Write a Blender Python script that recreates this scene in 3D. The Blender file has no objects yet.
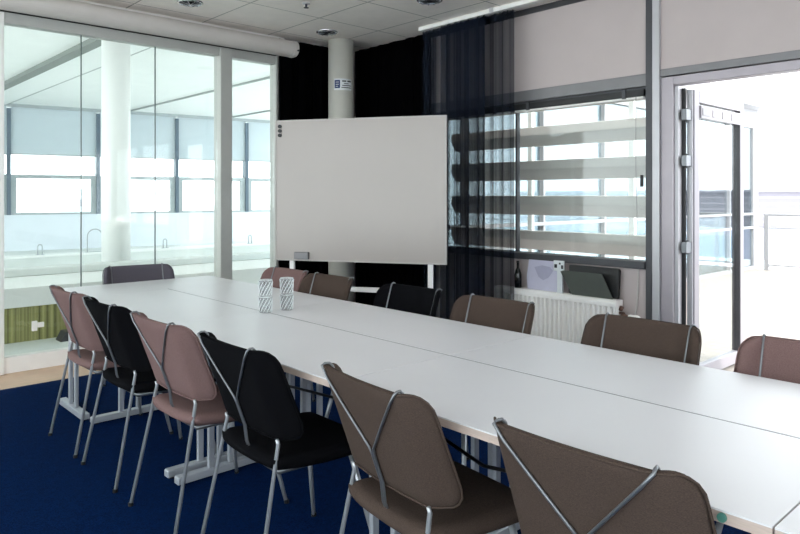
import bpy, bmesh, math, random
from mathutils import Vector, Matrix
random.seed(4)
sc = bpy.context.scene
C = sc.collection
# ------------------------------------------------------------------ camera, world, sun, exposure
cam = bpy.data.objects.new('camera', bpy.data.cameras.new('camera'))
C.objects.link(cam)
cam.location = (0, 0, 1.4)
cam.rotation_euler = (math.radians(90), 0, math.radians(-42.77))
cam.data.sensor_width = 36.0
cam.data.lens = 675.0 / 800.0 * 36.0
cam.data.shift_y = -71.0 / 800.0
cam.data.clip_end = 400
sc.camera = cam
w = bpy.data.worlds.new('world'); sc.world = w; w.use_nodes = True
bg = w.node_tree.nodes['Background']
bg.inputs[0].default_value = (0.91, 0.96, 1.0, 1)
bg.inputs[1].default_value = 2.2
sun = bpy.data.objects.new('sun', bpy.data.lights.new('sun', 'SUN'))
C.objects.link(sun)
sun.data.energy = 1.6; sun.data.angle = math.radians(1.0); sun.data.color = (1, 0.96, 0.9)
sun.rotation_euler = Vector((0.15, 1.0, -1.1)).to_track_quat('-Z', 'Y').to_euler()
sc.view_settings.view_transform = 'Standard'
sc.view_settings.look = 'None'
sc.view_settings.exposure = 1.34
sc.view_settings.gamma = 1.0
sc.view_settings.use_curve_mapping = False
sc.cycles.max_bounces = 12
sc.cycles.diffuse_bounces = 6
sc.cycles.glossy_bounces = 4
sc.cycles.transparent_max_bounces = 24
sc.cycles.transmission_bounces = 10
sc.cycles.caustics_reflective = False
sc.cycles.caustics_refractive = False
sc.cycles.sample_clamp_indirect = 6.0
# window portals (they guide the sky light through the real openings, they give off no light of their own)
def portal(loc, rot, sx, sy):
    l = bpy.data.lights.new('portal', 'AREA'); l.shape = 'RECTANGLE'; l.size = sx; l.size_y = sy
    l.cycles.is_portal = True
    o = bpy.data.objects.new('portal', l); o.location = loc; o.rotation_euler = rot; C.objects.link(o)

# ------------------------------------------------------------------ colour + materials
def lin(c):
    return tuple(((v/255.0)/12.92 if v/255.0 <= 0.04045 else ((v/255.0+0.055)/1.055)**2.4) for v in c) + (1,)
def mat(name, rgb, rough=0.5, metal=0.0, noise=0.0, nscale=60, bump=0.0, spec=0.5, sheen=0.0, stretch=None):
    m = bpy.data.materials.new(name); m.use_nodes = True
    nt = m.node_tree; p = nt.nodes['Principled BSDF']
    p.inputs['Base Color'].default_value = lin(rgb)
    p.inputs['Roughness'].default_value = rough
    p.inputs['Metallic'].default_value = metal
    p.inputs['Specular IOR Level'].default_value = spec
    if sheen: p.inputs['Sheen Weight'].default_value = sheen
    if noise or bump:
        tc = nt.nodes.new('ShaderNodeTexCoord'); nz = nt.nodes.new('ShaderNodeTexNoise')
        nz.inputs['Scale'].default_value = nscale; nz.inputs['Detail'].default_value = 4
        src = tc.outputs['Object']
        if stretch:
            mp = nt.nodes.new('ShaderNodeMapping'); mp.inputs['Scale'].default_value = stretch
            nt.links.new(src, mp.inputs[0]); src = mp.outputs[0]
        nt.links.new(src, nz.inputs['Vector'])
        if noise:
            mx = nt.nodes.new('ShaderNodeMix'); mx.data_type = 'RGBA'
            a = lin(rgb)
            mx.inputs[6].default_value = tuple(v*(1-noise) for v in a[:3]) + (1,)
            mx.inputs[7].default_value = tuple(min(1, v*(1+noise)) for v in a[:3]) + (1,)
            cr = nt.nodes.new('ShaderNodeMapRange'); cr.inputs[1].default_value = 0.3; cr.inputs[2].default_value = 0.7
            nt.links.new(nz.outputs['Fac'], cr.inputs[0]); nt.links.new(cr.outputs[0], mx.inputs[0])
            nt.links.new(mx.outputs[2], p.inputs['Base Color'])
        if bump:
            b = nt.nodes.new('ShaderNodeBump'); b.inputs['Strength'].default_value = bump; b.inputs['Distance'].default_value = 0.003
            nt.links.new(nz.outputs['Fac'], b.inputs['Height']); nt.links.new(b.outputs[0], p.inputs['Normal'])
    return m
def glass_mat(name, tint, refl=0.06, rough=0.02):
    m = bpy.data.materials.new(name); m.use_nodes = True
    nt = m.node_tree; nt.nodes.clear()
    out = nt.nodes.new('ShaderNodeOutputMaterial'); mix = nt.nodes.new('ShaderNodeMixShader')
    tr = nt.nodes.new('ShaderNodeBsdfTransparent'); gl = nt.nodes.new('ShaderNodeBsdfGlossy')
    tr.inputs[0].default_value = tint; gl.inputs['Roughness'].default_value = rough
    lw = nt.nodes.new('ShaderNodeLayerWeight'); lw.inputs[0].default_value = 0.25
    mr = nt.nodes.new('ShaderNodeMapRange'); mr.inputs[3].default_value = refl*0.6; mr.inputs[4].default_value = min(1, refl*6)
    nt.links.new(lw.outputs['Fresnel'], mr.inputs[0]); nt.links.new(mr.outputs[0], mix.inputs[0])
    nt.links.new(tr.outputs[0], mix.inputs[1]); nt.links.new(gl.outputs[0], mix.inputs[2])
    nt.links.new(mix.outputs[0], out.inputs[0])
    return m
def sheer_mat(name, rgb, opacity):
    m = bpy.data.materials.new(name); m.use_nodes = True
    nt = m.node_tree; nt.nodes.clear()
    out = nt.nodes.new('ShaderNodeOutputMaterial'); mix = nt.nodes.new('ShaderNodeMixShader')
    tr = nt.nodes.new('ShaderNodeBsdfTransparent'); df = nt.nodes.new('ShaderNodeBsdfDiffuse')
    df.inputs[0].default_value = lin(rgb)
    lw = nt.nodes.new('ShaderNodeLayerWeight'); lw.inputs[0].default_value = 0.5
    mr = nt.nodes.new('ShaderNodeMapRange'); mr.inputs[3].default_value = opacity; mr.inputs[4].default_value = 1.0
    nt.links.new(lw.outputs['Facing'], mr.inputs[0]); nt.links.new(mr.outputs[0], mix.inputs[0])
    nt.links.new(tr.outputs[0], mix.inputs[1]); nt.links.new(df.outputs[0], mix.inputs[2])
    nt.links.new(mix.outputs[0], out.inputs[0])
    return m
def grid_mat(name, rgb, line_rgb, period, phase, width, rough=0.9, noise=0.03):
    """flat colour with thin joints along x and y (object coordinates)"""
    m = mat(name, rgb, rough, noise=noise, nscale=9)
    nt = m.node_tree; p = nt.nodes['Principled BSDF']
    base = p.inputs['Base Color'].links[0].from_socket
    tc = nt.nodes.new('ShaderNodeTexCoord'); sp = nt.nodes.new('ShaderNodeSeparateXYZ')
    nt.links.new(tc.outputs['Object'], sp.inputs[0])
    outs = []
    for k in range(2):
        if period[k] is None: continue
        a = nt.nodes.new('ShaderNodeMath'); a.operation = 'SUBTRACT'; a.inputs[1].default_value = phase[k] - width/2
        nt.links.new(sp.outputs[k], a.inputs[0])
        b = nt.nodes.new('ShaderNodeMath'); b.operation = 'FLOORED_MODULO'; b.inputs[1].default_value = period[k]
        nt.links.new(a.outputs[0], b.inputs[0])
        c = nt.nodes.new('ShaderNodeMath'); c.operation = 'LESS_THAN'; c.inputs[1].default_value = width
        nt.links.new(b.outputs[0], c.inputs[0]); outs.append(c.outputs[0])
    if len(outs) == 2:
        mxm = nt.nodes.new('ShaderNodeMath'); mxm.operation = 'MAXIMUM'
        nt.links.new(outs[0], mxm.inputs[0]); nt.links.new(outs[1], mxm.inputs[1]); f = mxm.outputs[0]
    else: f = outs[0]
    mx = nt.nodes.new('ShaderNodeMix'); mx.data_type = 'RGBA'
    nt.links.new(f, mx.inputs[0]); nt.links.new(base, mx.inputs[6]); mx.inputs[7].default_value = lin(line_rgb)
    nt.links.new(mx.outputs[2], p.inputs['Base Color'])
    return m

M = dict(
    wall=mat('wall_paint', (196, 184, 182), 0.85, noise=0.02, nscale=5),
    wall_white=mat('wall_white', (205, 200, 196), 0.85, noise=0.02, nscale=5),
    alu=mat('grey_aluminium', (128, 126, 128), 0.42, metal=0.35, noise=0.04, nscale=8),
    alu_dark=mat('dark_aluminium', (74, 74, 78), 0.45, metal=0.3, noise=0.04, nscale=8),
    alu_light=mat('light_aluminium', (196, 194, 198), 0.38, metal=0.3, noise=0.03, nscale=8),
    rail=mat('glass_rail_grey', (186, 186, 182), 0.5, metal=0.2, noise=0.03, nscale=8),
    white_paint=mat('white_powder_coat', (247, 244, 241), 0.4, noise=0.02, nscale=10),
    black=mat('black_plastic', (16, 16, 18), 0.45, noise=0.1, nscale=30),
    blackcloth=mat('black_cloth', (5, 5, 6), 1.0, noise=0.2, nscale=40, spec=0.0),
    table=mat('white_laminate', (216, 215, 218), 0.32, noise=0.012, nscale=3, spec=0.4),
    table_edge=mat('pale_edge_band', (186, 168, 158), 0.5, noise=0.08, nscale=30, stretch=(1, 1, 8)),
    steel=mat('grey_steel', (126, 128, 132), 0.4, metal=0.75, noise=0.03, nscale=20),
    leg_paint=mat('silver_paint', (176, 180, 188), 0.38, metal=0.35, noise=0.03, nscale=20),
    chrome=mat('chrome', (220, 222, 225), 0.08, metal=1.0, noise=0.01, nscale=10),
    legsteel=mat('bright_leg_steel', (172, 175, 180), 0.35, metal=0.55, noise=0.03, nscale=20),
    mauve=mat('mauve_wool', (118, 94, 92), 0.95, noise=0.25, nscale=260, bump=0.5, spec=0.1, stretch=(1, 1, 3)),
    brown=mat('brown_wool', (74, 62, 56), 0.95, noise=0.3, nscale=260, bump=0.5, spec=0.1, stretch=(1, 1, 3)),
    blackwool=mat('black_wool', (13, 13, 16), 0.97, noise=0.25, nscale=260, bump=0.5, spec=0.05, stretch=(1, 1, 3)),
    greywool=mat('grey_wool', (84, 80, 88), 0.95, noise=0.16, nscale=260, bump=0.5, spec=0.1, stretch=(1, 1, 3)),
    board=mat('whiteboard_enamel', (172, 164, 159), 0.25, noise=0.01, nscale=3, spec=0.35),
    outer_white=mat('outer_white', (236, 238, 236), 0.6, noise=0.02, nscale=4),
    atrium_ceiling=mat('atrium_ceiling', (238, 240, 238), 0.9, noise=0.02, nscale=2),
    atrium_floor=mat('atrium_floor', (216, 221, 218), 0.6, noise=0.04, nscale=2),
    atrium_wall=mat('parapet_blue_white', (226, 233, 240), 0.6, noise=0.02, nscale=3),
    mull_blue=mat('mullion_blue_grey', (88, 104, 118), 0.5, noise=0.05, nscale=6),
    mull_grey=mat('mullion_light_grey', (168, 176, 178), 0.5, noise=0.05, nscale=6),
    glass=glass_mat('partition_glass', (0.955, 0.97, 0.958, 1), 0.05),
    wglass=glass_mat('window_glass', (0.94, 0.965, 0.96, 1), 0.05),
    fglass=glass_mat('facade_glass', (0.66, 0.75, 0.79, 1), 0.14),
    screen=glass_mat('balustrade_glass', (0.8, 0.88, 0.88, 1), 0.08),
    joint=mat('glass_joint', (70, 84, 80), 0.3, noise=0.05, nscale=9),
    carton=mat('lilac_plastic', (196, 194, 214), 0.35, noise=0.04, nscale=12),
    case=mat('grey_green_panel', (86, 90, 84), 0.5, noise=0.05, nscale=18),
    teal=mat('teal_plastic', (72, 122, 112), 0.4, noise=0.08, nscale=60),
    copper=mat('dull_copper', (110, 84, 74), 0.4, metal=0.6, noise=0.1, nscale=40),
    blue=mat('sticker_blue', (24, 52, 104), 0.5, noise=0.05, nscale=60),
    ink=mat('ink', (48, 48, 54), 0.6, noise=0.05, nscale=60),
    paper=mat('paper', (222, 226, 228), 0.6, noise=0.02, nscale=60),
    louvre=mat('louvre_grey', (206, 201, 196), 0.6, noise=0.02, nscale=4),
    facade=mat('facade_white', (158, 158, 160), 0.6, noise=0.02, nscale=4),
    leafpaint=mat('door_leaf_paint', (150, 146, 152), 0.45, noise=0.02, nscale=10),
    casing=mat('casing_white', (206, 200, 196), 0.5, noise=0.02, nscale=10),
    siding=mat('siding_grey', (150, 148, 156), 0.8, noise=0.05, nscale=3),
    sheer=sheer_mat('sheer_navy', (29, 34, 44), 0.56), sheer2=sheer_mat('sheer_navy_gathered', (27, 33, 45), 0.66),
)

# ------------------------------------------------------------------ mesh builder
class MB:
    def __init__(s): s.bm = bmesh.new()
    def box(s, x0, x1, y0, y1, z0, z1, mtx=None):
        vs = [s.bm.verts.new((x, y, z)) for x in (x0, x1) for y in (y0, y1) for z in (z0, z1)]
        for f in ((0,1,3,2),(4,6,7,5),(0,4,5,1),(2,3,7,6),(0,2,6,4),(1,5,7,3)):
            s.bm.faces.new([vs[i] for i in f])
        if mtx is not None:
            for v in vs: v.co = mtx @ v.co
        return s
    def tube(s, pts, r, n=10, closed=False, r_end=None):
        pts = [Vector(p) for p in pts]; rings = []; prev = None; m = len(pts)
        for i, p in enumerate(pts):
            if closed: t = pts[(i+1) % m] - pts[i-1]
            else: t = pts[min(i+1, m-1)] - pts[max(i-1, 0)]
            t.normalize()
            if prev is None:
                a = Vector((0,0,1)) if abs(t.z) < 0.9 else Vector((1,0,0))
                u = t.cross(a).normalized()
            else:
                u = (prev - t*prev.dot(t)).normalized()
            prev = u; v = t.cross(u)
            rr = r if r_end is None else r + (r_end-r)*i/(m-1)
            rings.append([s.bm.verts.new(p + (u*math.cos(2*math.pi*k/n) + v*math.sin(2*math.pi*k/n))*rr) for k in range(n)])
        rng = range(m) if closed else range(m-1)
        for i in rng:
            a, b = rings[i], rings[(i+1) % m]
            for k in range(n): s.bm.faces.new((a[k], a[(k+1)%n], b[(k+1)%n], b[k]))
        if not closed:
            s.bm.faces.new(rings[0][::-1]); s.bm.faces.new(rings[-1])
        return s
    def prism(s, prof, axis, a0, a1):
        """extrude a closed 2D profile along axis: 'x' -> prof is (y,z), 'y' -> (x,z), 'z' -> (x,y)"""
        def P(q, a):
            return {'x': (a, q[0], q[1]), 'y': (q[0], a, q[1]), 'z': (q[0], q[1], a)}[axis]
        A = [s.bm.verts.new(P(q, a0)) for q in prof]; B = [s.bm.verts.new(P(q, a1)) for q in prof]
        n = len(prof)
        for k in range(n): s.bm.faces.new((A[k], A[(k+1)%n], B[(k+1)%n], B[k]))
        s.bm.faces.new(A[::-1]); s.bm.faces.new(B)
        return s
    def lathe(s, prof, cx=0, cy=0, n=24, mod=None):
        rings = []
        for (r, z) in prof:
            if r < 1e-6: rings.append([s.bm.verts.new((cx, cy, z))])
            else:
                ring = []
                for k in range(n):
                    a = 2*math.pi*k/n; rr = r*(1 + (mod(a, z) if mod else 0))
                    ring.append(s.bm.verts.new((cx + rr*math.cos(a), cy + rr*math.sin(a), z)))
                rings.append(ring)
        for a, b in zip(rings, rings[1:]):
            for k in range(n):
                if len(a) == 1 and len(b) == 1: break
                if len(a) == 1: s.bm.faces.new((a[0], b[(k+1)%n], b[k]))
                elif len(b) == 1: s.bm.faces.new((a[k], a[(k+1)%n], b[0]))
                else: s.bm.faces.new((a[k], a[(k+1)%n], b[(k+1)%n], b[k]))
        return s
    def build(s, name, m, parent=None, smooth=False, bevel=0.0, subsurf=0, mtx=None):
        bmesh.ops.recalc_face_normals(s.bm, faces=s.bm.faces[:])
        if mtx is not None: s.bm.transform(mtx)
        if smooth:
            for f in s.bm.faces: f.smooth = True
        me = bpy.data.meshes.new(name); s.bm.to_mesh(me); s.bm.free()
        me.materials.append(m)
        o = bpy.data.objects.new(name, me); C.objects.link(o)
        if parent is not None: o.parent = parent
        if bevel:
            b = o.modifiers.new('bevel', 'BEVEL'); b.width = bevel; b.segments = 2; b.limit_method = 'ANGLE'
        if subsurf:
            b = o.modifiers.new('sub', 'SUBSURF'); b.levels = subsurf; b.render_levels = subsurf
        return o
def tag(o, label=None, cat=None, group=None, kind=None):
    if label: o['label'] = label
    if cat: o['category'] = cat
    if group: o['group'] = group
    if kind: o['kind'] = kind
    return o
def thing(name, label, cat, loc=(0,0,0), rz=0, group=None, kind=None):
    o = bpy.data.objects.new(name, None); C.objects.link(o)
    o.empty_display_size = 0.1
    o.location = loc; o.rotation_euler = (0, 0, rz)
    return tag(o, label, cat, group, kind)
def struct(o, label=None):
    o['kind'] = 'structure'
    if label: o['label'] = label
    return o
def copy_tree(o, parent=None):
    c = o.copy(); C.objects.link(c); c.parent = parent
    for ch in list(o.children): copy_tree(ch, c)
    return c
def rrect(x0, x1, y0, y1, r, n=6):
    pts = []
    for (cx, cy, a0) in ((x1-r, y1-r, 0), (x0+r, y1-r, 90), (x0+r, y0+r, 180), (x1-r, y0+r, 270)):
        for k in range(n+1):
            a = math.radians(a0 + 90*k/n); pts.append((cx + r*math.cos(a), cy + r*math.sin(a)))
    return pts

XW, YG, ZC = 4.87, 6.03, 3.05        # window wall, glass wall, ceiling
# ------------------------------------------------------------------ room shell
struct(MB().box(-2.4, XW+0.13, 5.52, YG+0.02, -0.1, 0).build('floor', None or mat('oak_boards', (206, 176, 150), 0.5, noise=0.12, nscale=14, stretch=(0.6, 8, 1))), 'pale wooden floor strip along the glass wall')
def carpet_material():
    m = mat('blue_carpet', (4, 28, 66), 1.0, noise=0.5, nscale=160, bump=0.8, spec=0.03)
    nt = m.node_tree; p = nt.nodes['Principled BSDF']
    base = p.inputs['Base Color'].links[0].from_socket
    tc = nt.nodes.new('ShaderNodeTexCoord'); nz = nt.nodes.new('ShaderNodeTexNoise'); nz.inputs['Scale'].default_value = 28; nz.inputs['Detail'].default_value = 6
    nt.links.new(tc.outputs['Object'], nz.inputs['Vector'])
    mr = nt.nodes.new('ShaderNodeMapRange'); mr.inputs[3].default_value = 0.62; mr.inputs[4].default_value = 1.38
    nt.links.new(nz.outputs['Fac'], mr.inputs[0])
    mx = nt.nodes.new('ShaderNodeMix'); mx.data_type = 'RGBA'; mx.blend_type = 'MULTIPLY'; mx.inputs[0].default_value = 1
    nt.links.new(base, mx.inputs[6]); nt.links.new(mr.outputs[0], mx.inputs[7]); nt.links.new(mx.outputs[2], p.inputs['Base Color'])
    return m
o = struct(MB().box(-2.4, XW+0.13, -3.0, 5.52, -0.1, 0.004).build('floor', carpet_material()), 'dark blue carpet under the long meeting table')
struct(MB().box(-2.4, XW, -3.0, YG+0.1, ZC, ZC+0.1).build('ceiling', grid_mat('ceiling_tiles', (250, 243, 237), (176, 172, 167), (0.72, 0.695), (2.98, 4.405), 0.012)))
m_ = MB(); m_.box(-2.5, -2.4, -3.0, YG+0.1, -0.1, 0.35); m_.box(-2.5, -2.4, -3.0, YG+0.1, 2.95, ZC+0.1); m_.box(-2.5, -2.4, -3.0, -2.7, 0.35, 2.95); m_.box(-2.5, -2.4, 5.5, YG+0.1, 0.35, 2.95)
struct(m_.build('wall_left', M['wall_white']))
m_ = MB(); m_.box(-2.5, XW+0.13, -3.1, -3.0, -0.1, 1.0); m_.box(-2.5, XW+0.13, -3.1, -3.0, 2.9, ZC+0.1); m_.box(-2.5, -2.2, -3.1, -3.0, 1.0, 2.9); m_.box(2.0, XW+0.13, -3.1, -3.0, 1.0, 2.9)
struct(m_.build('wall_back', M['wall_white']))
w6 = struct(thing('fill_window_6', 'unseen window band behind the camera, added for fill daylight', None))  # unseen, added so daylight fills the room from behind
MB().box(-2.2, 2.0, -3.06, -3.05, 1.0, 2.9).build('pane', M['wglass'], w6)
MB().box(-0.04, 0.04, -3.09, -3.01, 1.0, 2.9).build('mullion', M['alu'], w6)
w5 = struct(thing('fill_window_4', 'unseen window band in the left wall, added for fill daylight', None))  # unseen opening added to bring fill daylight in from the left
MB().box(-2.46, -2.45, -2.7, 5.5, 0.35, 2.95).build('pane', M['wglass'], w5)
for q in (-0.8, 1.1, 3.0): MB().box(-2.49, -2.41, q-0.04, q+0.04, 0.35, 2.95).build('mullion', M['alu'], w5)
# roof slab above room
struct(MB().box(-2.6, XW+0.13, -3.2, YG+0.2, ZC+0.1, ZC+0.5).build('ceiling_slab', M['outer_white']), 'roof slab above the ceiling')
# window wall: panels above, sill wall, solid parts
m_ = MB()
m_.box(XW, XW+0.12, 4.92, YG+0.1, -0.1, ZC+0.1)         # solid part behind the black cloth
m_.box(XW, XW+0.12, 2.44, 4.92, -0.1, 0.845)            # under the window
m_.box(XW, XW+0.12, 1.25, 4.92, 2.31, ZC+0.1)           # above window and door
m_.box(XW, XW+0.12, 1.05, 1.15, -0.1, ZC+0.1); m_.box(XW, XW+0.12, -3.0, 1.05, -0.1, 0.845); m_.box(XW, XW+0.12, -3.0, 1.05, 2.31, ZC+0.1); m_.box(XW, XW+0.12, -3.0, -2.8, 0.845, 2.31)
struct(m_.build('wall_right', M['wall']))
# post
struct(MB().box(XW-0.03, XW+0.10, 2.385, 2.44, 0, ZC).build('trim_1', M['alu_light'], bevel=0.003), 'light aluminium post between window and terrace door')
struct(MB().box(XW-0.03, XW+0.10, 2.441, 2.492, 0, ZC).build('trim_2', M['alu_dark'], bevel=0.003), 'dark grey window post beside the terrace door')
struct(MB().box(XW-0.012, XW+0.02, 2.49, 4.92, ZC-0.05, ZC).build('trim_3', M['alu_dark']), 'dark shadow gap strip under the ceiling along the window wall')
# ---- window 1
w1 = struct(thing('window_1', None, None))
f = MB()
f.box(XW-0.02, XW+0.10, 2.493, 4.92, 2.235, 2.33)
f.build('window_head', M['alu'], w1, bevel=0.004)
f = MB(); f.box(XW+0.0, XW+0.10, 2.493, 4.92, 2.16, 2.234)
f.box(XW+0.03, XW+0.075, 3.745, 3.765, 0.90, 2.16); f.box(XW, XW+0.1, 4.87, 4.92, 0.90, 2.16)
f.build('window_frame', M['alu_dark'], w1, bevel=0.003)
MB().box(XW-0.05, XW+0.10, 2.493, 4.92, 0.845, 0.90).build('window_sill', M['alu_dark'], w1, bevel=0.004)
for (a, b) in ((2.493, 3.745), (3.765, 4.87)):
    MB().box(XW+0.05, XW+0.058, a, b, 0.90, 2.16).build('pane', M['wglass'], w1)
for (a, b) in ((2.50, 3.73), (3.78, 4.86)):
    bl = thing('window_blind', 'black rolled-up blind cassette at the top of the %s window pane' % ('right' if a < 3 else 'curtained left'), 'blind', (XW-0.02, (a+b)/2, 2.16), 0, 'rolled-up blinds')
    h = (b-a)/2
    MB().box(-0.025, 0.025, -h, h, 0.0, 0.052).build('headrail', M['black'], bl, bevel=0.004)
    MB().box(-0.018, 0.022, -h+0.01, h-0.01, -0.018, -0.001).build('bottom_rail', M['white_paint'], bl, bevel=0.004)
    for q in (-h+0.16, h-0.16):
        MB().box(-0.034, -0.02, q-0.015, q+0.015, -0.01, 0.062).build('bracket', M['alu_dark'], bl)
    MB().tube([(-0.028, -h+0.06, 0.0), (-0.03, -h+0.06, -0.5), (-0.028, -h+0.05, -0.95)], 0.0022, 6).build('cord', M['alu'], bl)
MB().box(XW-0.045, XW-0.03, 2.505, 2.53, 1.47, 1.56).build('window_handle', M['black'], w1, bevel=0.004)
w6 = struct(thing('fill_window_5', 'unseen window beyond the right edge of the picture, added for fill daylight', None))  # out of view, added for more daylight from the window side
MB().box(XW+0.05, XW+0.058, -2.8, 1.05, 0.9, 2.31).build('pane', M['wglass'], w6)
for q in (-1.6, -0.3): MB().box(XW+0.0, XW+0.1, q-0.03, q+0.03, 0.9, 2.31).build('mullion', M['alu_dark'], w6)
MB().box(XW-0.05, XW+0.1, -2.8, 1.05, 0.845, 0.9).build('window_sill', M['alu_dark'], w6)
# ---- door
d = struct(thing('door_1', None, None))
f = MB()
f.box(XW-0.02, XW+0.10, 1.15, 2.384, 2.29, 2.345)
f.build('door_head', M['alu'], d, bevel=0.003)
f = MB()
f.box(XW-0.005, XW+0.10, 2.29, 2.383, 0, 2.285); f.box(XW-0.005, XW+0.10, 1.15, 1.25, 0, 2.285); f.box(XW-0.005, XW+0.10, 1.25, 2.29, 2.22, 2.285)
f.build('door_frame', mat('door_frame_grey', (176, 168, 174), 0.42, metal=0.3, noise=0.03, nscale=8), d, bevel=0.004)
MB().box(XW-0.02, XW+0.14, 1.25, 2.29, 0, 0.03).build('threshold', M['alu'], d, bevel=0.003)
MB().box(XW+0.02, XW+0.10, 2.262, 2.289, 0.03, 2.215).build('rebate', M['alu_light'], d)
MB().box(XW+0.075, XW+0.095, 2.236, 2.261, 0.03, 2.20).build('gasket', M['black'], d)
leaf = MB()
x0, x1, y0, y1 = XW+0.13, XW+1.07, 2.19, 2.245
leaf.box(x0, x0+0.085, y0, y1, 0.03, 2.19); leaf.box(x1-0.075, x1, y0, y1, 0.03, 2.19)
leaf.box(x0+0.085, x1-0.075, y0, y1, 2.10, 2.19); leaf.box(x0+0.085, x1-0.075, y0, y1, 0.03, 0.12)
lf = leaf.build('door_leaf', M['leafpaint'], d, bevel=0.004)
MB().box(x1-0.092, x1-0.076, y0-0.004, y1+0.004, 0.12, 2.10).build('glazing_gasket', M['alu_dark'], lf)
MB().box(x0+0.086, x1-0.10, y0+0.02, y0+0.028, 0.12, 2.10).build('pane', M['wglass'], lf)
v = MB(); v.box(x0+0.09, x1-0.102, y0-0.012, y0+0.006, 1.985, 2.08)
v.build('trickle_vent', M['leafpaint'], lf, bevel=0.002)
v = MB()
for k in range(4):
    v.box(x0+0.11+k*0.18, x0+0.24+k*0.18, y0-0.016, y0-0.0122, 2.005, 2.06)
v.build('vent_grille', M['alu'], lf)
for z in (2.0, 1.66, 1.02, 0.3):
    hm = MB(); hm.box(XW+0.03, XW+0.125, 2.205, 2.245, z-0.04, z+0.04); hm.tube([(XW+0.118, 2.238, z-0.055), (XW+0.118, 2.238, z+0.055)], 0.012)
    hm.build('hinge', M['steel'], d, bevel=0.003)
MB().box(XW+0.115, XW+0.129, 2.20, 2.24, 0.05, 2.19).build('leaf_edge_strip', M['alu_light'], d)
# ---- glass wall
g = struct(thing('window_2', 'full height glass partition wall', None))
PX = [1.31, 1.90, 2.54, 3.155]
f = MB(); f.box(-2.4, 3.81, YG-0.04, YG+0.06, 2.76, 2.845)
f.build('head_rail', M['rail'], g, bevel=0.003)
f = MB(); f.box(-2.4, 3.81, YG-0.03, YG+0.06, 0.0, 0.126)
f.build('bottom_rail', M['white_paint'], g, bevel=0.003)
MB().box(3.155, 3.28, YG-0.07, YG+0.07, 0.0, 2.84).build('post', M['rail'], g, bevel=0.006)
MB().box(1.22, 1.315, YG-0.05, YG+0.07, 0.0, 2.84).build('post', M['white_paint'], g, bevel=0.006)
MB().box(3.79, 3.812, YG-0.05, YG+0.07, 0.0, 2.845).build('end_post', M['rail'], g, bevel=0.004)
for (a, b) in ((-2.4, -1.2), (-1.19, 0.01), (0.02, 1.22), (1.316, 1.897), (1.903, 2.537), (2.543, 3.154), (3.281, 3.789)):
    MB().box(a, b, YG, YG+0.010, 0.126, 2.76).build('pane', M['glass'], g)
for a in (1.9, 2.54):
    MB().box(a-0.0035, a+0.0035, YG-0.002, YG+0.012, 0.126, 2.76).build('glass_joint', M['joint'], g)
struct(MB().box(-2.4, 3.812, YG+0.0, YG+0.1, 2.846, ZC).build('wall_front', M['wall_white']), 'plaster strip above the glass wall')
struct(MB().box(3.813, XW+0.1, YG, YG+0.1, -0.1, ZC).build('wall_corner', M['wall_white']), 'short wall behind the black cloth')
# roller casing along the glass
rc = thing('roller_casing', 'long white rounded casing mounted under the ceiling along the glass wall', 'casing', (0, 5.872, 2.92))
prof = [(-0.075*math.cos(math.radians(a)), 0.078*math.sin(math.radians(a))) for a in range(-90, 91, 15)] + [(0.06, 0.078), (0.06, -0.078)]
MB().prism(prof, 'x', -2.39, 3.90).build('case', M['casing'], rc, smooth=False)
prof2 = [(p[0]*1.08, p[1]*1.08) for p in prof[:-2]] + [(0.06, 0.084), (0.06, -0.084)]
MB().prism(prof2, 'x', 3.90, 3.955).build('end_cap', M['casing'], rc, bevel=0.01)
MB().tube([(3.93, -0.085, -0.03), (3.93, -0.095, -0.03)], 0.010).build('screw', M['ink'], rc)
struct(MB().box(-2.4, 3.81, YG-0.036, YG-0.001, 2.848, 2.88).build('trim_10', M['black']), 'dark gap between the glass wall head and the casing')
struct(MB().box(-2.4, 3.9, YG-0.04, YG, 2.998, ZC).build('trim_4', M['white_paint']), 'white ceiling edge trim above the glass wall')

# ------------------------------------------------------------------ outside: atrium beyond the glass
YA = 7.2
struct(MB().box(-12, 14.0, YG+0.1, 26, 3.74, 4.05).build('ceiling_atrium', M['atrium_ceiling']))
struct(MB().box(-12, XW+0.1, YG+0.1, 26, -0.12, 0.0).build('floor_atrium', M['atrium_floor']))
struct(MB().box(XW+0.1, 14.0, 4.98, 26, -0.12, 0.0).build('floor_atrium', M['atrium_floor']))
struct(MB().box(3.42, 3.60, YG+0.6, 21, 3.66, 3.74).build('trim_5', mat('beam_shade_grey', (128, 134, 130), 0.8, noise=0.04, nscale=3)), 'ceiling beam in the hall beyond the glass, dark grey standing in for step shading')  # the dark grey paints in the shading along a step in the ceiling
struct(MB().box(3.60, 4.25, YG+0.6, 21, 3.70, 3.74).build('trim_6', M['outer_white']), 'pale ceiling strip in the hall beyond the glass')
for i, x in enumerate((4.27, 7.1, 9.87)):
    struct(MB().box(x-0.014, x+0.014, YG+0.6, 21, 3.70, 3.74).build('trim_%d' % (7+i), mat('rail_dark', (160, 166, 164), 0.6, noise=0.04, nscale=3)), 'thin ceiling rail in the hall beyond the glass')
P0 = Vector((4.225, 19.25, 0)); E = Vector((0.987, -0.1585, 0)); N = Vector((0.1585, 0.987, 0))
FM = Matrix(((E.x, N.x, 0, P0.x), (E.y, N.y, 0, P0.y), (0, 0, 1, 0), (0, 0, 0, 1)))
struct(MB().box(-16, 9.9, 0, 0.3, 0, 0.92).build('wall_atrium', M['atrium_wall'], mtx=FM), 'bluish white parapet wall across the hall')
w3 = struct(thing('window_3', 'far window band across the hall', None))
mg = MB(); mg.box(-16, 9.9, -0.02, 0.2, 0.92, 0.97); mg.box(-16, 9.9, -0.02, 0.2, 1.85, 1.95); mg.box(-16, 9.9, -0.05, 0.2, 3.66, 3.74)
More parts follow.
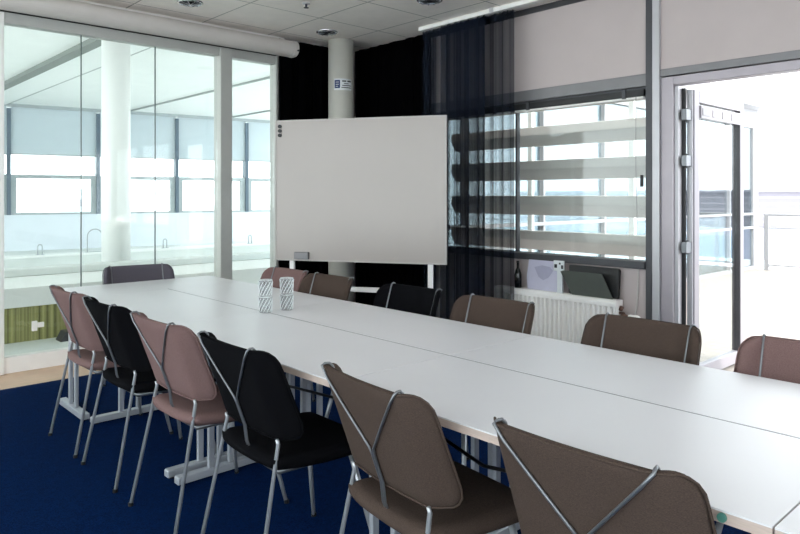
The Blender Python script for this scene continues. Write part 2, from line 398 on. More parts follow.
mg.build('frame_rail', M['mull_grey'], w3, mtx=FM)
S = [0.10 + 2.09*k for k in range(-7, 5)]
for i, s_ in enumerate(S):
    MB().box(s_-0.045, s_+0.045, -0.06, 0.2, 0.92, 3.62).build('mullion', M['mull_blue'], w3, mtx=FM)
    mg = MB(); mg.box(s_-0.17, s_-0.046, -0.01, 0.15, 0.97, 1.86); mg.box(s_+0.046, s_+0.17, -0.01, 0.15, 0.97, 1.86)
    mg.build('sash_frame', M['mull_grey'], w3, mtx=FM)
    if i+1 < len(S):
        MB().box(s_+0.05, S[i+1]-0.05, 0.08, 0.09, 0.97, 3.66).build('pane', M['wglass'], w3, mtx=FM)
def blind_mat():
    m = mat('roller_blind_cloth', (214, 222, 226), 0.9, noise=0.02, nscale=6)
    nt = m.node_tree; p = nt.nodes['Principled BSDF']; out = nt.nodes['Material Output']
    tl = nt.nodes.new('ShaderNodeBsdfTranslucent'); tl.inputs[0].default_value = lin((200, 210, 215))
    mx = nt.nodes.new('ShaderNodeMixShader'); mx.inputs[0].default_value = 0.35
    nt.links.new(p.outputs[0], mx.inputs[1]); nt.links.new(tl.outputs[0], mx.inputs[2]); nt.links.new(mx.outputs[0], out.inputs[0])
    return m
BM_ = blind_mat()
names = {7: 'left of the round column', 8: 'just right of the round column', 9: 'behind the grey post', 10: 'nearest the whiteboard'}
for i in range(6, len(S)-1):
    b_ = thing('roller_blind', 'pale half-lowered roller blind on far hall windows, %s' % names.get(i, 'at the outer end of the row'), 'blind', (0, 0, 0), 0, 'roller blinds on the far hall windows')
    MB().box(S[i]+0.05, S[i+1]-0.05, 0.0, 0.012, 2.49, 3.66).build('cloth', BM_, b_, mtx=FM)
    MB().box(S[i]+0.05, S[i+1]-0.05, -0.008, 0.02, 2.45, 2.488).build('bottom_bar', M['mull_grey'], b_, mtx=FM)
# round column in the hall
cl = thing('round_column', 'thick round white column standing in the hall beyond the glass', 'column', (3.57-0.0, 8.67, 0))
# position from the sight line through px 116
cz = 8.5; cxx = -0.4207*cz
cl.location = (0.734*cxx + 0.679*cz, -0.679*cxx + 0.734*cz, 0)
MB().lathe([(0, 0.0), (0.17, 0.0), (0.17, 3.735), (0, 3.735)], n=48).build('shaft', M['outer_white'], cl, smooth=False)
MB().lathe([(0.171, 0.0), (0.185, 0.0), (0.185, 0.08), (0.171, 0.08)], n=48).build('base_ring', M['mull_grey'], cl)
for p_ in cl.children:
    for q in p_.data.polygons: q.use_smooth = abs(q.normal.z) < 0.5
# long white bench with striped front
bn = thing('hall_bench', 'long low white bench with green striped front in the hall behind the glass', 'bench', (0, YA, 0))
def stripe_mat():
    m = mat('green_stripes', (128, 136, 62), 0.8, noise=0.3, nscale=9, stretch=(3.2, 0.01, 0.01))
    nt = m.node_tree
    p = nt.nodes['Principled BSDF']; mx = p.inputs['Base Color'].links[0].from_node
    mx.inputs[6].default_value = lin((70, 72, 30)); mx.inputs[7].default_value = lin((190, 186, 128))
    return m
MB().box(-6, 3.15, 0.02, 0.12, 0.0, 0.335).build('striped_front', stripe_mat(), bn)
pr = [(-0.0, 0.335), (-0.0, 0.52), (1.25, 0.52), (1.25, 0.0), (0.13, 0.0), (0.13, 0.335)]
MB().prism(pr, 'x', -6, 7.2).build('seat_top', M['outer_white'], bn)
MB().box(3.151, 7.2, 0.0, 0.129, 0.0, 0.335).build('white_front', M['outer_white'], bn)
MB().box(-6, 7.2, 1.0, 1.25, 0.521, 0.60).build('back_ledge', M['atrium_floor'], bn, bevel=0.01)
# low plinths further in
pl = thing('hall_plinth', 'low grey-white plinth across the hall floor below the far windows', 'plinth', (0, 14.2, 0))
MB().box(-10, 9.5, 0, 0.5, 0, 0.22).build('body', M['atrium_floor'], pl, bevel=0.01)
MB().box(-10.02, 9.52, -0.03, 0.53, 0.221, 0.25).build('top', M['outer_white'], pl)
# small rail hoops standing on the plinth
for i, (u, t) in enumerate(((40, 'leftmost, seen above the first pink-brown chair'), (96, 'beside the round column'), (165, 'right of the round column'), (250, 'nearest the whiteboard'))):
    dz = (u-400)/675.0
    Z = 14.45/(0.734 - 0.679*dz); X = dz*Z
    hp = thing('grab_hoop', 'small grey metal hoop in the hall, %s' % t, 'hoop', (0.734*X+0.679*Z, 14.45, 0.25), 0, 'metal hoops in the hall')
    if u == 96:
        pts = [(-0.17, 0, 0), (-0.17, 0, 0.32)] + [(-0.02-0.15*math.cos(math.radians(a)), 0, 0.32+0.15*math.sin(math.radians(a))) for a in range(15, 180, 15)] + [(0.13, 0, 0.0)]
    else:
        pts = [(-0.04, 0, 0), (-0.04, 0, 0.17), (-0.02, 0, 0.2), (0.02, 0, 0.2), (0.04, 0, 0.17), (0.04, 0, 0)]
    MB().tube(pts, 0.011, 8).build('hoop', M['mull_grey'], hp, smooth=True)
    MB().box(-0.2 if u == 96 else -0.07, 0.16 if u == 96 else 0.07, -0.03, 0.03, 0, 0.012).build('foot_plate', M['mull_grey'], hp)
gf = thing('glass_fitting', 'small white metal fitting on the glass in front of the green stripes', 'fitting', (1.553, YG-0.001, 0.353))
MB().box(-0.035, 0.005, -0.02, -0.0005, -0.045, 0.035).build('body', M['white_paint'], gf, bevel=0.004)
MB().box(0.0055, 0.055, -0.02, -0.0005, -0.02, 0.02).build('arm', M['white_paint'], gf, bevel=0.004)
# small dark wedge at the end of the striped front
wd = thing('floor_wedge', 'dark grey wedge on the hall floor behind the leftmost pink-brown chair', 'wedge', (2.10, 6.95, 0))
MB().prism([(-0.10, 0), (0.20, 0), (0.17, 0.09), (-0.05, 0.09)], 'y', 0, 0.16).build('body', M['alu_dark'], wd, bevel=0.004)

# ------------------------------------------------------------------ distant buildings seen through the hall windows
def cam_to_world(u, Z):
    X = (u-400)/675.0*Z
    return (0.734*X + 0.679*Z, -0.679*X + 0.734*Z)
def block(name, label, u, Z, wdt, dep, z0, z1, m, rz=math.radians(-42.77)):
    x, y = cam_to_world(u, Z)
    b_ = thing(name, label, 'building', (x, y, 0), rz)
    MB().box(-wdt/2, wdt/2, 0, dep, z0, z1).build('wall', m, b_)
    MB().box(-wdt/2-0.2, wdt/2+0.2, -0.2, dep+0.2, z1, z1+0.3).build('roof', M['outer_white'], b_)
    return b_
pale = mat('pale_render', (238, 240, 240), 0.8, noise=0.03, nscale=0.5)
palegrey = mat('pale_grey_render', (190, 196, 200), 0.8, noise=0.04, nscale=0.5)
b1 = block('office_block', 'distant white office block with pairs of small windows behind the grey post', 240, 70, 11, 8, -8, 6.0, pale)
for zz in (-0.3, 1.6, 3.4, 4.9):
    for k in range(8):
        MB().box(-4.6+k*1.2+(0.35 if k%2 else 0), -4.1+k*1.2+(0.35 if k%2 else 0), -0.05, 0.02, zz, zz+0.7).build('window', palegrey, b1)
b2 = block('flat_roof_hall', 'distant pale grey flat-roofed hall seen left of the round column', 66, 60, 8, 6, -8, 2.0, palegrey)
MB().box(-3.4, 3.4, -0.05, 0.02, 0.5, 1.1).build('window', M['siding'], b2)
b3 = block('low_block', 'distant white low block seen right of the round column', 120, 64, 5, 6, -8, 1.9, pale)
MB().box(-1.5, -0.7, -0.05, 0.02, -0.5, 1.2).build('window', M['siding'], b3)

# ------------------------------------------------------------------ terrace and wing outside the window wall
struct(MB().box(XW+0.13, 13.9, -8, 4.9, -0.12, 0.0).build('floor_terrace', grid_mat('pale_decking', (146, 139, 132), (118, 110, 102), (0.14, None), (0.0, 0), 0.008, rough=0.75, noise=0.08)))
wf = struct(thing('wall_wing', None, None), 'glazed wing of the building along the terrace')
WX0, WX1, WY = XW+0.14, 14.0, 4.9
fm = MB()
fm.box(WX0, WX1, WY, WY+0.12, 2.70, 3.05); fm.box(WX0, WX1, WY, WY+0.12, 0, 0.06)
fm.box(WX1-0.22, WX1, WY, WY+0.2, 0.06, 2.70)
fm.build('facade_frame', M['facade'], wf)
MB().box(WX0, WX1+0.3, WY-0.25, WY+0.6, 3.051, 3.25).build('fascia', M['facade'], wf)
k = 0; x = WX0 + 0.5; xs = [WX0]
while x < WX1 - 0.4: xs.append(x); x += 1.42
xs.append(WX1-0.22)
for x in xs[1:-1]:
    MB().box(x-0.018, x+0.018, WY-0.02, WY+0.06, 0.06, 2.70).build('mullion', M['facade'], wf)
for z in (0.80, 1.06):
    MB().box(WX0, WX1-0.22, WY-0.03, WY+0.06, z-0.02, z+0.02).build('transom', M['facade'], wf)
for a, b in zip(xs, xs[1:]):
    MB().box(a+0.03, b-0.03, WY+0.03, WY+0.04, 0.06, 2.70).build('pane', M['fglass'], wf)
wb = thing('reflection_panel', 'grey panel standing in for a reflection in the glazed wing beyond the open door', 'reflection panel', (WX0, WY+0.3, 0))  # added grey panel, stands in for the reflection in the wing glass
MB().box(5.4, 8.6, 0, 0.02, 1.0, 1.66).build('screen', M['siding'], wb)
MB().box(5.38, 8.62, -0.01, 0.03, 1.661, 1.72).build('head', M['mull_grey'], wb)
# louvres
def louvre(z, label):
    o = thing('sun_louvre', label, 'louvre', (5.28, 0, z), 0, 'white sun louvres outside the window')
    prof = [(0.0, 0.095), (-0.045, 0.090), (-0.055, 0.01), (0.01, -0.088), (0.04, -0.090), (0.05, 0.0), (0.045, 0.088)]
    MB().prism(prof, 'y', 2.42, 4.86).build('blade', M['louvre'], o, bevel=0.006)
    for y in (2.90, 3.96):
        MB().box(0.05, 0.095, y-0.012, y+0.012, -0.03, 0.03).build('bracket', M['mull_grey'], o)
    return o
for z, t in ((2.29, 'topmost of the white sun louvres outside the window'), (1.958, 'second white sun louvre from the top outside the window'), (1.64, 'middle white sun louvre outside the window'), (1.308, 'second lowest white sun louvre outside the window'), (0.98, 'lowest white sun louvre, just above the sill')):
    louvre(z, t)
for y, t in ((2.90, 'right thin white upright carrying the sun louvres'), (3.96, 'left thin white upright carrying the sun louvres')):
    o = thing('louvre_post', t, 'post', (5.40, y, 0), 0, 'louvre uprights')
    MB().box(-0.02, 0.02, -0.025, 0.025, 0.02, 3.0).build('upright', M['outer_white'], o)
    MB().box(-0.018, 0.06, -0.06, 0.06, 0.0, 0.02).build('base_plate', M['alu'], o)
# balustrade at terrace end
bal = thing('terrace_balustrade', 'white tubular balustrade at the far end of the terrace', 'balustrade', (13.75, 0, 0))
MB().tube([(0, -7, 1.05), (0, 4.7, 1.05)], 0.028).build('top_rail', M['facade'], bal)
MB().tube([(0, -7, 0.80), (0, 4.7, 0.80)], 0.016).build('mid_rail', M['facade'], bal)
MB().tube([(0, -7, 0.10), (0, 4.7, 0.10)], 0.02).build('bottom_rail', M['facade'], bal)
for k in range(9):
    MB().box(-0.03, 0.03, 4.62-k*1.45, 4.70-k*1.45, 0, 1.05).build('post', M['facade'], bal)
    if k < 8: MB().box(-0.005, 0.005, 4.60-k*1.45-1.35, 4.60-k*1.45, 0.12, 0.62).build('glass_panel', M['screen'], bal)
# neighbouring low building with siding
sb = thing('siding_building', 'low neighbouring building with grey horizontal siding beyond the balustrade', 'building', (26, 2, 0))
m_ = grid_mat('siding_boards', (168, 164, 170), (128, 126, 134), (None, None), (0, 0), 0.05) if False else None
def hstripes(name, rgb, line_rgb, period, width):
    m = mat(name, rgb, 0.8, noise=0.03, nscale=2)
    nt = m.node_tree; p = nt.nodes['Principled BSDF']; base = p.inputs['Base Color'].links[0].from_socket
    tc = nt.nodes.new('ShaderNodeTexCoord'); sp = nt.nodes.new('ShaderNodeSeparateXYZ'); nt.links.new(tc.outputs['Object'], sp.inputs[0])
    b = nt.nodes.new('ShaderNodeMath'); b.operation = 'FLOORED_MODULO'; b.inputs[1].default_value = period; nt.links.new(sp.outputs[2], b.inputs[0])
    c = nt.nodes.new('ShaderNodeMath'); c.operation = 'LESS_THAN'; c.inputs[1].default_value = width; nt.links.new(b.outputs[0], c.inputs[0])
    mx = nt.nodes.new('ShaderNodeMix'); mx.data_type = 'RGBA'; nt.links.new(c.outputs[0], mx.inputs[0]); nt.links.new(base, mx.inputs[6]); mx.inputs[7].default_value = lin(line_rgb)
    nt.links.new(mx.outputs[2], p.inputs['Base Color']); return m
MB().box(0, 8, -12, 8.2, 0.25, 1.55).build('siding_wall', hstripes('siding_boards', (122, 119, 126), (150, 147, 152), 0.22, 0.05), sb)
MB().box(-0.05, 8, -12, 8.2, -0.9, 0.24).build('lower_wall', mat('bluish_panels', (160, 163, 178), 0.6, noise=0.03, nscale=2), sb)
MB().box(-0.15, 8.1, -12.1, 8.3, 1.551, 1.62).build('roof_edge', M['siding'], sb)

# ------------------------------------------------------------------ black cloth in the corner, column, curtain
def cloth(name, path, z0, z1, amp, wl, m, parent=None, thick=0.0, pinch=0.0, ny=14, step=0.012, seed=1, flare=0.35):
    """hanging pleated cloth along a 2D path [(x,y),(x,y)] with folds displaced towards the normal"""
    rnd = random.Random(seed)
    a = Vector((path[0][0], path[0][1], 0)); b = Vector((path[1][0], path[1][1], 0)); L = (b-a).length
    t = (b-a).normalized(); n = Vector((-t.y, t.x, 0)); N_ = int(L/step)
    ph = [rnd.uniform(0, 6.28) for _ in range(3)]
    s = MB(); rows = []
    for j in range(ny+1):
        z = z1 + (z0-z1)*j/ny; g = 0.55 + flare*j/ny
        row = []
        for i in range(N_+1):
            q = L*i/N_
            wv = math.sin(2*math.pi*q/wl + ph[0] + 0.9*math.sin(2*math.pi*q/(wl*3.7)+ph[1])) + 0.35*math.sin(2*math.pi*q/(wl*0.43)+ph[2]+0.6*j/ny)
            p = a + t*(q + 0.25*wl*0.3*math.sin(4*math.pi*q/wl+ph[1])) + n*(amp*g*wv)
            row.append(s.bm.verts.new((p.x, p.y, z)))
        rows.append(row)
    for r0, r1 in zip(rows, rows[1:]):
        for k in range(N_): s.bm.faces.new((r0[k], r0[k+1], r1[k+1], r1[k]))
    o = s.build(name, m, parent, smooth=True)
    if thick:
        so = o.modifiers.new('solid', 'SOLIDIFY'); so.thickness = thick
    return o
tag(cloth('black_drape', ((3.825, 5.975), (4.80, 5.975)), 0.02, 3.03, 0.016, 0.19, M['blackcloth'], thick=0.004, seed=2), 'matt black drape beside the glass wall, left of the white corner column', 'curtain', 'black drapes in the corner')
tag(cloth('black_drape', ((4.80, 5.94), (4.80, 4.74)), 0.02, 3.03, 0.02, 0.19, M['blackcloth'], thick=0.004, seed=3), 'matt black drape between white corner column and sheer curtain', 'curtain', 'black drapes in the corner')
col = thing('corner_column', 'slim round white column in the dark corner behind the whiteboard', 'column', (4.41, 5.69, 0))
ox, oy = 4.41, 5.69
o = MB().lathe([(0, 0.004), (0.135, 0.004), (0.135, 3.045), (0, 3.045)], n=48).build('shaft', mat('column_paint', (206, 204, 196), 0.6, noise=0.02, nscale=6), col)
for q in o.data.polygons: q.use_smooth = abs(q.normal.z) < 0.5
MB().lathe([(0.136, 0.004), (0.145, 0.004), (0.145, 0.07), (0.136, 0.07)], n=48).build('skirting_ring', M['alu'], col)
# sticker wrapped on the column (curved patches)
stk = thing('wall_sticker', 'small notice sticker with blue square high on the corner column', 'sticker', (4.41, 5.69, 0))
facing = math.atan2(-5.69, -4.41)      # towards the camera
def patch(a0, a1, z0, z1, r, n=8):
    s = MB(); A = []
    for i in range(n+1):
        a = facing + (a0 + (a1-a0)*i/n)/0.135
        A.append([s.bm.verts.new((rr*math.cos(a), rr*math.sin(a), z)) for rr in (r, r+0.001) for z in (z0, z1)])
    for i in range(n):
        p, q = A[i], A[i+1]
        for f_ in ((0,1),(1,3),(3,2),(2,0)): s.bm.faces.new((p[f_[0]], p[f_[1]], q[f_[1]], q[f_[0]]))
    s.bm.faces.new(A[0]); s.bm.faces.new(A[-1][::-1]); return s
patch(-0.075, 0.125, 2.505, 2.625, 0.1353).build('backing', M['paper'], stk)
patch(-0.068, -0.01, 2.525, 2.61, 0.1365).build('blue_square', M['blue'], stk)
s_ = MB()
for z in (2.545, 2.565, 2.587):
    pass
for (z, a, b) in ((2.585, -0.056, -0.022), (2.562, -0.056, -0.022), (2.541, -0.056, -0.03)):
    patch(a, b, z, z+0.006, 0.1377).build('white_line', M['paper'], stk)
for (z, h, a, b) in ((2.592, 0.014, 0.012, 0.055), (2.592, 0.014, 0.068, 0.112), (2.57, 0.007, 0.03, 0.085), (2.55, 0.008, 0.012, 0.112), (2.528, 0.008, 0.004, 0.112)):
    patch(a, b, z, z+h, 0.1365).build('text_line', M['ink'], stk)
# sheer curtain
cu = thing('sheer_curtain', 'dark navy sheer curtain hanging gathered in front of the window', 'curtain', (0, 0, 0))
cloth('outer_layer', ((4.655, 3.60), (4.655, 4.71)), 0.03, 3.0, 0.024, 0.135, M['sheer'], cu, seed=5, step=0.008)
cloth('gathered_layer', ((4.605, 3.86), (4.605, 4.40)), 0.03, 3.0, 0.028, 0.09, M['sheer2'], cu, seed=8, step=0.006)
cloth('heading_tape', ((4.65, 3.60), (4.65, 4.71)), 2.93, 3.005, 0.022, 0.05, M['sheer'], cu, seed=9, step=0.006, ny=3)
ct = thing('curtain_track', 'long white curtain track fixed under the ceiling', 'curtain track', (4.64, 0, 3.01))
MB().box(-0.03, 0.03, 0.8, 4.72, 0.0, 0.038).build('rail', M['white_paint'], ct, bevel=0.004)
for y in (1.4, 2.6, 3.8): MB().box(-0.04, 0.04, y-0.02, y+0.02, 0.005, 0.04).build('bracket', M['alu_light'], ct)

# ------------------------------------------------------------------ ceiling fittings
def downlight(x, y, label, r=0.11):
    o = thing('ceiling_downlight', label, 'ceiling light', (x, y, ZC), 0, 'round recessed downlights')
    MB().lathe([(r, 0), (r, -0.008), (r*0.9, -0.012), (r*0.86, -0.012), (r*0.86, 0)], n=32).build('trim_ring', M['chrome'], o, smooth=True)
    MB().lathe([(r*0.86, -0.002), (r*0.5, -0.004), (0, -0.004)], n=24).build('reflector', M['black'], o)
    for k in range(5):
        a = k*math.pi/5 + 0.3
        MB().box(-r*0.8, r*0.8, -0.003, 0.003, -0.022, -0.005, Matrix.Rotation(a, 4, 'Z')).build('fin', M['chrome'], o)
    return o
downlight(4.07, 5.48, 'round recessed downlight nearest the corner column')
downlight(2.59, 5.43, 'round recessed downlight nearest the glass wall, at upper left')
downlight(4.04, 4.0, 'round recessed downlight at top edge above the whiteboard and curtain')
sd = thing('ceiling_sprinkler', 'tiny dark sprinkler head on ceiling between the downlights', 'sprinkler', (3.33, 4.78, ZC))
MB().lathe([(0, -0.001), (0.035, -0.001), (0.03, -0.010), (0, -0.012)], n=20).build('rose', M['alu_light'], sd, smooth=True)
MB().lathe([(0, -0.012), (0.012, -0.012), (0.009, -0.035), (0.022, -0.038), (0.022, -0.042), (0, -0.042)], n=16).build('head', M['ink'], sd)

# ------------------------------------------------------------------ radiator and what stands on it
ra = thing('radiator', 'white ribbed panel radiator under the window', 'radiator', (4.77, 3.265, 0))
RY = 0.585
prof = []
nrib = 26; y = -RY; pts = []
for k in range(nrib):
    a = -RY + 2*RY*k/nrib; wv = 2*RY/nrib
    pts += [(-0.047, a), (-0.047, a+wv*0.40), (-0.018, a+wv*0.52), (-0.018, a+wv*0.88)]
pts += [(-0.045, RY), (0.04, RY), (0.04, -RY)]
MB().prism(pts, 'z', 0.14, 0.545).build('ribbed_panel', M['white_paint'], ra)
tp = [(-0.052, 0.545), (-0.052, 0.575), (-0.035, 0.598), (0.05, 0.598), (0.05, 0.545)]
MB().prism(tp, 'y', -RY-0.005, RY+0.005).build('top_cover', M['white_paint'], ra, bevel=0.004)
for q0, q1 in ((-RY-0.012, -RY-0.0055), (RY+0.0055, RY+0.012)): MB().box(-0.05, 0.05, q0, q1, 0.13, 0.597).build('side_panel', M['white_paint'], ra)
for yy in (-0.4, 0.4): MB().box(0.041, 0.099, yy-0.02, yy+0.02, 0.2, 0.5).build('wall_bracket', M['white_paint'], ra)
vp = MB(); vp.tube([(0.0, -RY-0.012, 0.50), (0.0, -RY-0.05, 0.50), (0.0, -RY-0.06, 0.46), (0.0, -RY-0.06, 0.25)], 0.011)
vp.tube([(0.0, -RY-0.02, 0.52), (0.0, -RY-0.035, 0.55)], 0.016); vp.tube([(0, -RY-0.03, 0.49), (-0.01, -RY-0.09, 0.475)], 0.016)
vp.build('valve', M['copper'], ra, smooth=True)
MB().lathe([(0, 0), (0.022, 0.0), (0.026, 0.012), (0.026, 0.07), (0.02, 0.085), (0, 0.087)], n=20).build('thermostat', M['white_paint'], ra, smooth=True, mtx=Matrix.Translation((-0.01, -RY-0.095, 0.475)) @ Matrix.Rotation(math.radians(90), 4, 'X'))
# the white supply cable on the wall beside the radiator
tag(MB().tube([(4.86, 2.56, 0.84), (4.862, 2.57, 0.6), (4.85, 2.60, 0.35), (4.86, 2.60, 0.02)], 0.006, 8).build('wall_cable', M['wall_white'], smooth=True), 'thin pale cable down the wall right of the radiator', 'cable')
bo = thing('dark_bottle', 'small dark bottle standing on the left of the radiator', 'bottle', (4.775, 3.64, 0.598))
MB().lathe([(0, 0), (0.030, 0.0), (0.032, 0.01), (0.032, 0.115), (0.022, 0.15), (0.012, 0.175), (0.012, 0.215), (0, 0.215)], n=20).build('body', mat('dark_glass', (14, 16, 18), 0.12, noise=0.05, nscale=20), bo, smooth=True)
MB().lathe([(0, 0.2155), (0.014, 0.2155), (0.014, 0.236), (0, 0.236)], n=16).build('cap', M['black'], bo)
# lilac folder
fo = thing('document_folder', 'lilac-white plastic folder leaning on the wall behind the radiator', 'folder', (4.785, 3.39, 0.598), 0)
def slab(pts, th, top_shift):
    """upright slab: pts (y,z) outline, thickness th, leaning so the top goes +x by top_shift per metre"""
    s = MB(); A = [s.bm.verts.new((z*top_shift, y, z)) for y, z in pts]; B = [s.bm.verts.new((z*top_shift+th, y, z)) for y, z in pts]
    n = len(pts)
    for k in range(n): s.bm.faces.new((A[k], A[(k+1)%n], B[(k+1)%n], B[k]))
    s.bm.faces.new(A[::-1]); s.bm.faces.new(B); return s
slab([(-0.17, 0.0), (0.155, 0.0), (0.175, 0.10), (0.165, 0.265), (-0.155, 0.265), (-0.175, 0.13)], 0.012, 0.14).build('cover', M['carton'], fo, bevel=0.003)
slab([(-0.14, 0.20), (0.12, 0.20), (0.12, 0.29), (-0.14, 0.29)], 0.003, 0.14).build('sheet', M['paper'], fo, mtx=Matrix.Translation((0.014, 0, 0)))
slab([(-0.05, 0.11), (0.0, 0.085), (0.05, 0.11), (0.1, 0.19), (0.02, 0.21), (-0.06, 0.20), (-0.09, 0.17)], 0.002, 0.14).build('pocket', mat('lilac_dark', (170, 168, 192), 0.4, noise=0.05, nscale=20), fo, mtx=Matrix.Translation((-0.0025, 0, 0)))
cd = thing('card_box', 'tiny white card box with dark marks standing beside the lilac folder', 'box', (4.765, 3.20, 0.598))
slab([(-0.035, 0.18), (0.065, 0.18), (0.065, 0.265), (-0.035, 0.265)], 0.02, 0.0).build('box', M['paper'], cd, bevel=0.002)
slab([(-0.02, 0.0), (0.03, 0.0), (0.03, 0.179), (-0.02, 0.179)], 0.015, 0.0).build('stand', M['paper'], cd)
for (a, b, c_, e_) in ((-0.03, -0.01, 0.20, 0.23), (0.03, 0.055, 0.205, 0.235), (-0.005, 0.01, 0.235, 0.25)):
    slab([(a, c_), (b, c_), (b, e_), (a, e_)], 0.002, 0.0).build('mark', M['ink'], cd, mtx=Matrix.Translation((-0.0025, 0, 0)))
ds = thing('open_case', 'black case with leaning grey-green lid on the radiator', 'case', (4.79, 2.93, 0.598))
slab([(-0.235, 0.0), (0.20, 0.0), (0.21, 0.02), (0.21, 0.235), (-0.225, 0.235), (-0.24, 0.22)], 0.035, 0.06).build('back_shell', M['black'], ds, bevel=0.006)
slab([(-0.21, 0.0), (0.155, 0.0), (0.235, 0.185), (0.21, 0.195), (-0.14, 0.195)], 0.012, -0.25).build('lid', M['case'], ds, bevel=0.003, mtx=Matrix.Translation((-0.03, 0, 0)))

# ------------------------------------------------------------------ whiteboard
WB_L = Vector((3.16, 4.99, 0)); WB_R = Vector((3.94, 3.71, 0))
wv = (WB_R - WB_L); WL = wv.length; ang = math.atan2(wv.y, wv.x)
wb = thing('mobile_whiteboard', 'large mobile whiteboard on a white stand in the corner', 'whiteboard', WB_L, ang)
# local x along the board, local y towards the back (-? camera is on the -y side)
MB().box(0.012, WL-0.012, -0.008, 0.012, 0.862, 2.035).build('panel', M['board'], wb)
fr = MB(); fr.box(0, 0.012, -0.012, 0.016, 0.85, 2.048); fr.box(WL-0.012, WL, -0.012, 0.016, 0.85, 2.048); fr.box(0.012, WL-0.012, -0.012, 0.016, 0.85, 0.862); fr.box(0.012, WL-0.012, -0.012, 0.016, 2.035, 2.048)
fr.build('edge_frame', mat('board_edge', (176, 170, 166), 0.45, noise=0.03, nscale=9), wb)
for xx in (0.14, WL-0.14):
    st = MB().box(xx-0.02, xx+0.02, 0.018, 0.05, 0.10, 1.9).build('stand_leg', M['white_paint'], wb, bevel=0.003)
    MB().box(xx-0.02, xx+0.02, -0.28, 0.36, 0.06, 0.10).build('stand_foot', M['white_paint'], wb, bevel=0.003)
    for yy in (-0.25, 0.33):
        cs = MB().tube([(xx-0.012, yy, 0.032), (xx+0.012, yy, 0.032)], 0.028, 16).build('castor', M['black'], wb)
MB().box(0.16, WL-0.16, 0.02, 0.045, 0.60, 0.64).build('crossbar', M['white_paint'], wb, bevel=0.003)
for k in range(3):
    tag(MB().tube([(0.045, -0.0085, 1.995-k*0.038), (0.045, -0.022, 1.995-k*0.038)], 0.016, 16).build('black_magnet', M['black'], mtx=Matrix.Translation(WB_L) @ Matrix.Rotation(ang, 4, 'Z')), '%s of three round black magnets at the top left of the whiteboard' % ('top', 'middle', 'bottom')[k] if False else ('top one', 'middle one', 'bottom one')[k] + ' of three round black magnets on the whiteboard corner', 'magnet', 'black magnets on the whiteboard')
er = thing('board_eraser', 'small grey eraser stuck at the bottom of the whiteboard', 'eraser', WB_L + wv.normalized()*0.25, ang)
MB().box(-0.065, 0.065, -0.040, -0.022, 0.865, 0.925).build('grip', M['alu'], er, bevel=0.006)
MB().box(-0.065, 0.065, -0.0215, -0.009, 0.865, 0.925).build('felt', M['ink'], er)

# ------------------------------------------------------------------ tables
TZ = 0.78
DN, DM, DF = 1.37, 1.925, 2.48
def table(x0, x1, y0, y1, label, feet_along='x', fpos=None, group='white meeting table modules'):
    """one folding table; the feet run along `feet_along`, at positions fpos on the other axis"""
    t = thing('meeting_table', label, 'table', ((x0+x1)/2, (y0+y1)/2, 0), 0, group)
    cx, cy = (x0+x1)/2, (y0+y1)/2
    a, b, c_, e_ = x0-cx+(0.0045 if x0 == DM else 0.002), x1-cx-(0.0045 if x1 == DM else 0.002), y0-cy+0.002, y1-cy-0.002
    MB().box(a, b, c_, e_, TZ-0.004, TZ).build('tabletop', M['table'], t)
    MB().box(a, b, c_, e_, TZ-0.026, TZ-0.0042).build('edge_band', M['table_edge'], t)
    if x1 == DM: MB().box(DM-cx-0.0044, DM-cx+0.0044, c_, e_, TZ-0.02, TZ-0.0012).build('seam_shade_strip', M['alu_dark'], t)  # dark filler in the seam, stands in for the shadow in the gap
    for q in fpos:
        L = 0.235
        R = Matrix.Translation((0, q-cy, 0)) if feet_along == 'x' else Matrix.Translation((q-cx, 0, 0)) @ Matrix.Rotation(math.pi/2, 4, 'Z')
        ft = MB().prism([(-L, 0.014), (-L, 0.044), (-L+0.006, 0.05), (L-0.006, 0.05), (L, 0.044), (L, 0.014)], 'y', -0.024, 0.024).build('foot', M['leg_paint'], t, bevel=0.004, mtx=R)
        gm = MB()
        for s in (-L+0.03, L-0.03): gm.tube([(s, 0, 0.002), (s, 0, 0.014)], 0.014, 12)
        gm.build('glide', M['black'], ft, mtx=R)
        for s in (-0.055, 0.055):
            MB().box(s-0.015, s+0.015, -0.011, 0.011, 0.0505, TZ-0.055).build('leg', M['leg_paint'], t, bevel=0.003, mtx=R)
        MB().box(-0.20, 0.20, -0.025, 0.025, TZ-0.054, TZ-0.0265).build('top_bracket', M['leg_paint'], t, bevel=0.003, mtx=R)
    return t
JY = [-0.90, 0.453, 1.80, 3.165, 4.37]
nm = ['nearest the camera and mostly outside the picture', 'behind the nearest brown chair', 'in the middle of the long row', 'carrying the stacked glasses end']
tl = ['white table module on the %s side, %s' ]
desc = {(0, 0): 'white table module at the lower right corner, on the near side', (0, 1): 'white table module in front of the nearest two brown chairs, near side',
        (0, 2): 'white table module by the black chair right of the pink-brown one, near side', (0, 3): 'white table module by the farthest three chairs on the near side',
        (1, 0): 'white table module at the far right edge, on the window side', (1, 1): 'white table module in front of the door, window side',
        (1, 2): 'white table module in front of the radiator, window side', (1, 3): 'white table module in front of the whiteboard, window side'}
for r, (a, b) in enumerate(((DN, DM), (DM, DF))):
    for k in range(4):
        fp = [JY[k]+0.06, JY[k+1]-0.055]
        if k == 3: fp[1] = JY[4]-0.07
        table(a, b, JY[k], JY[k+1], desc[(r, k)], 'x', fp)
table(DN, DF+0.0, 4.37, 4.88, 'white end table set crosswise at the far end of the row', 'y', [DN+0.04, DF-0.12])
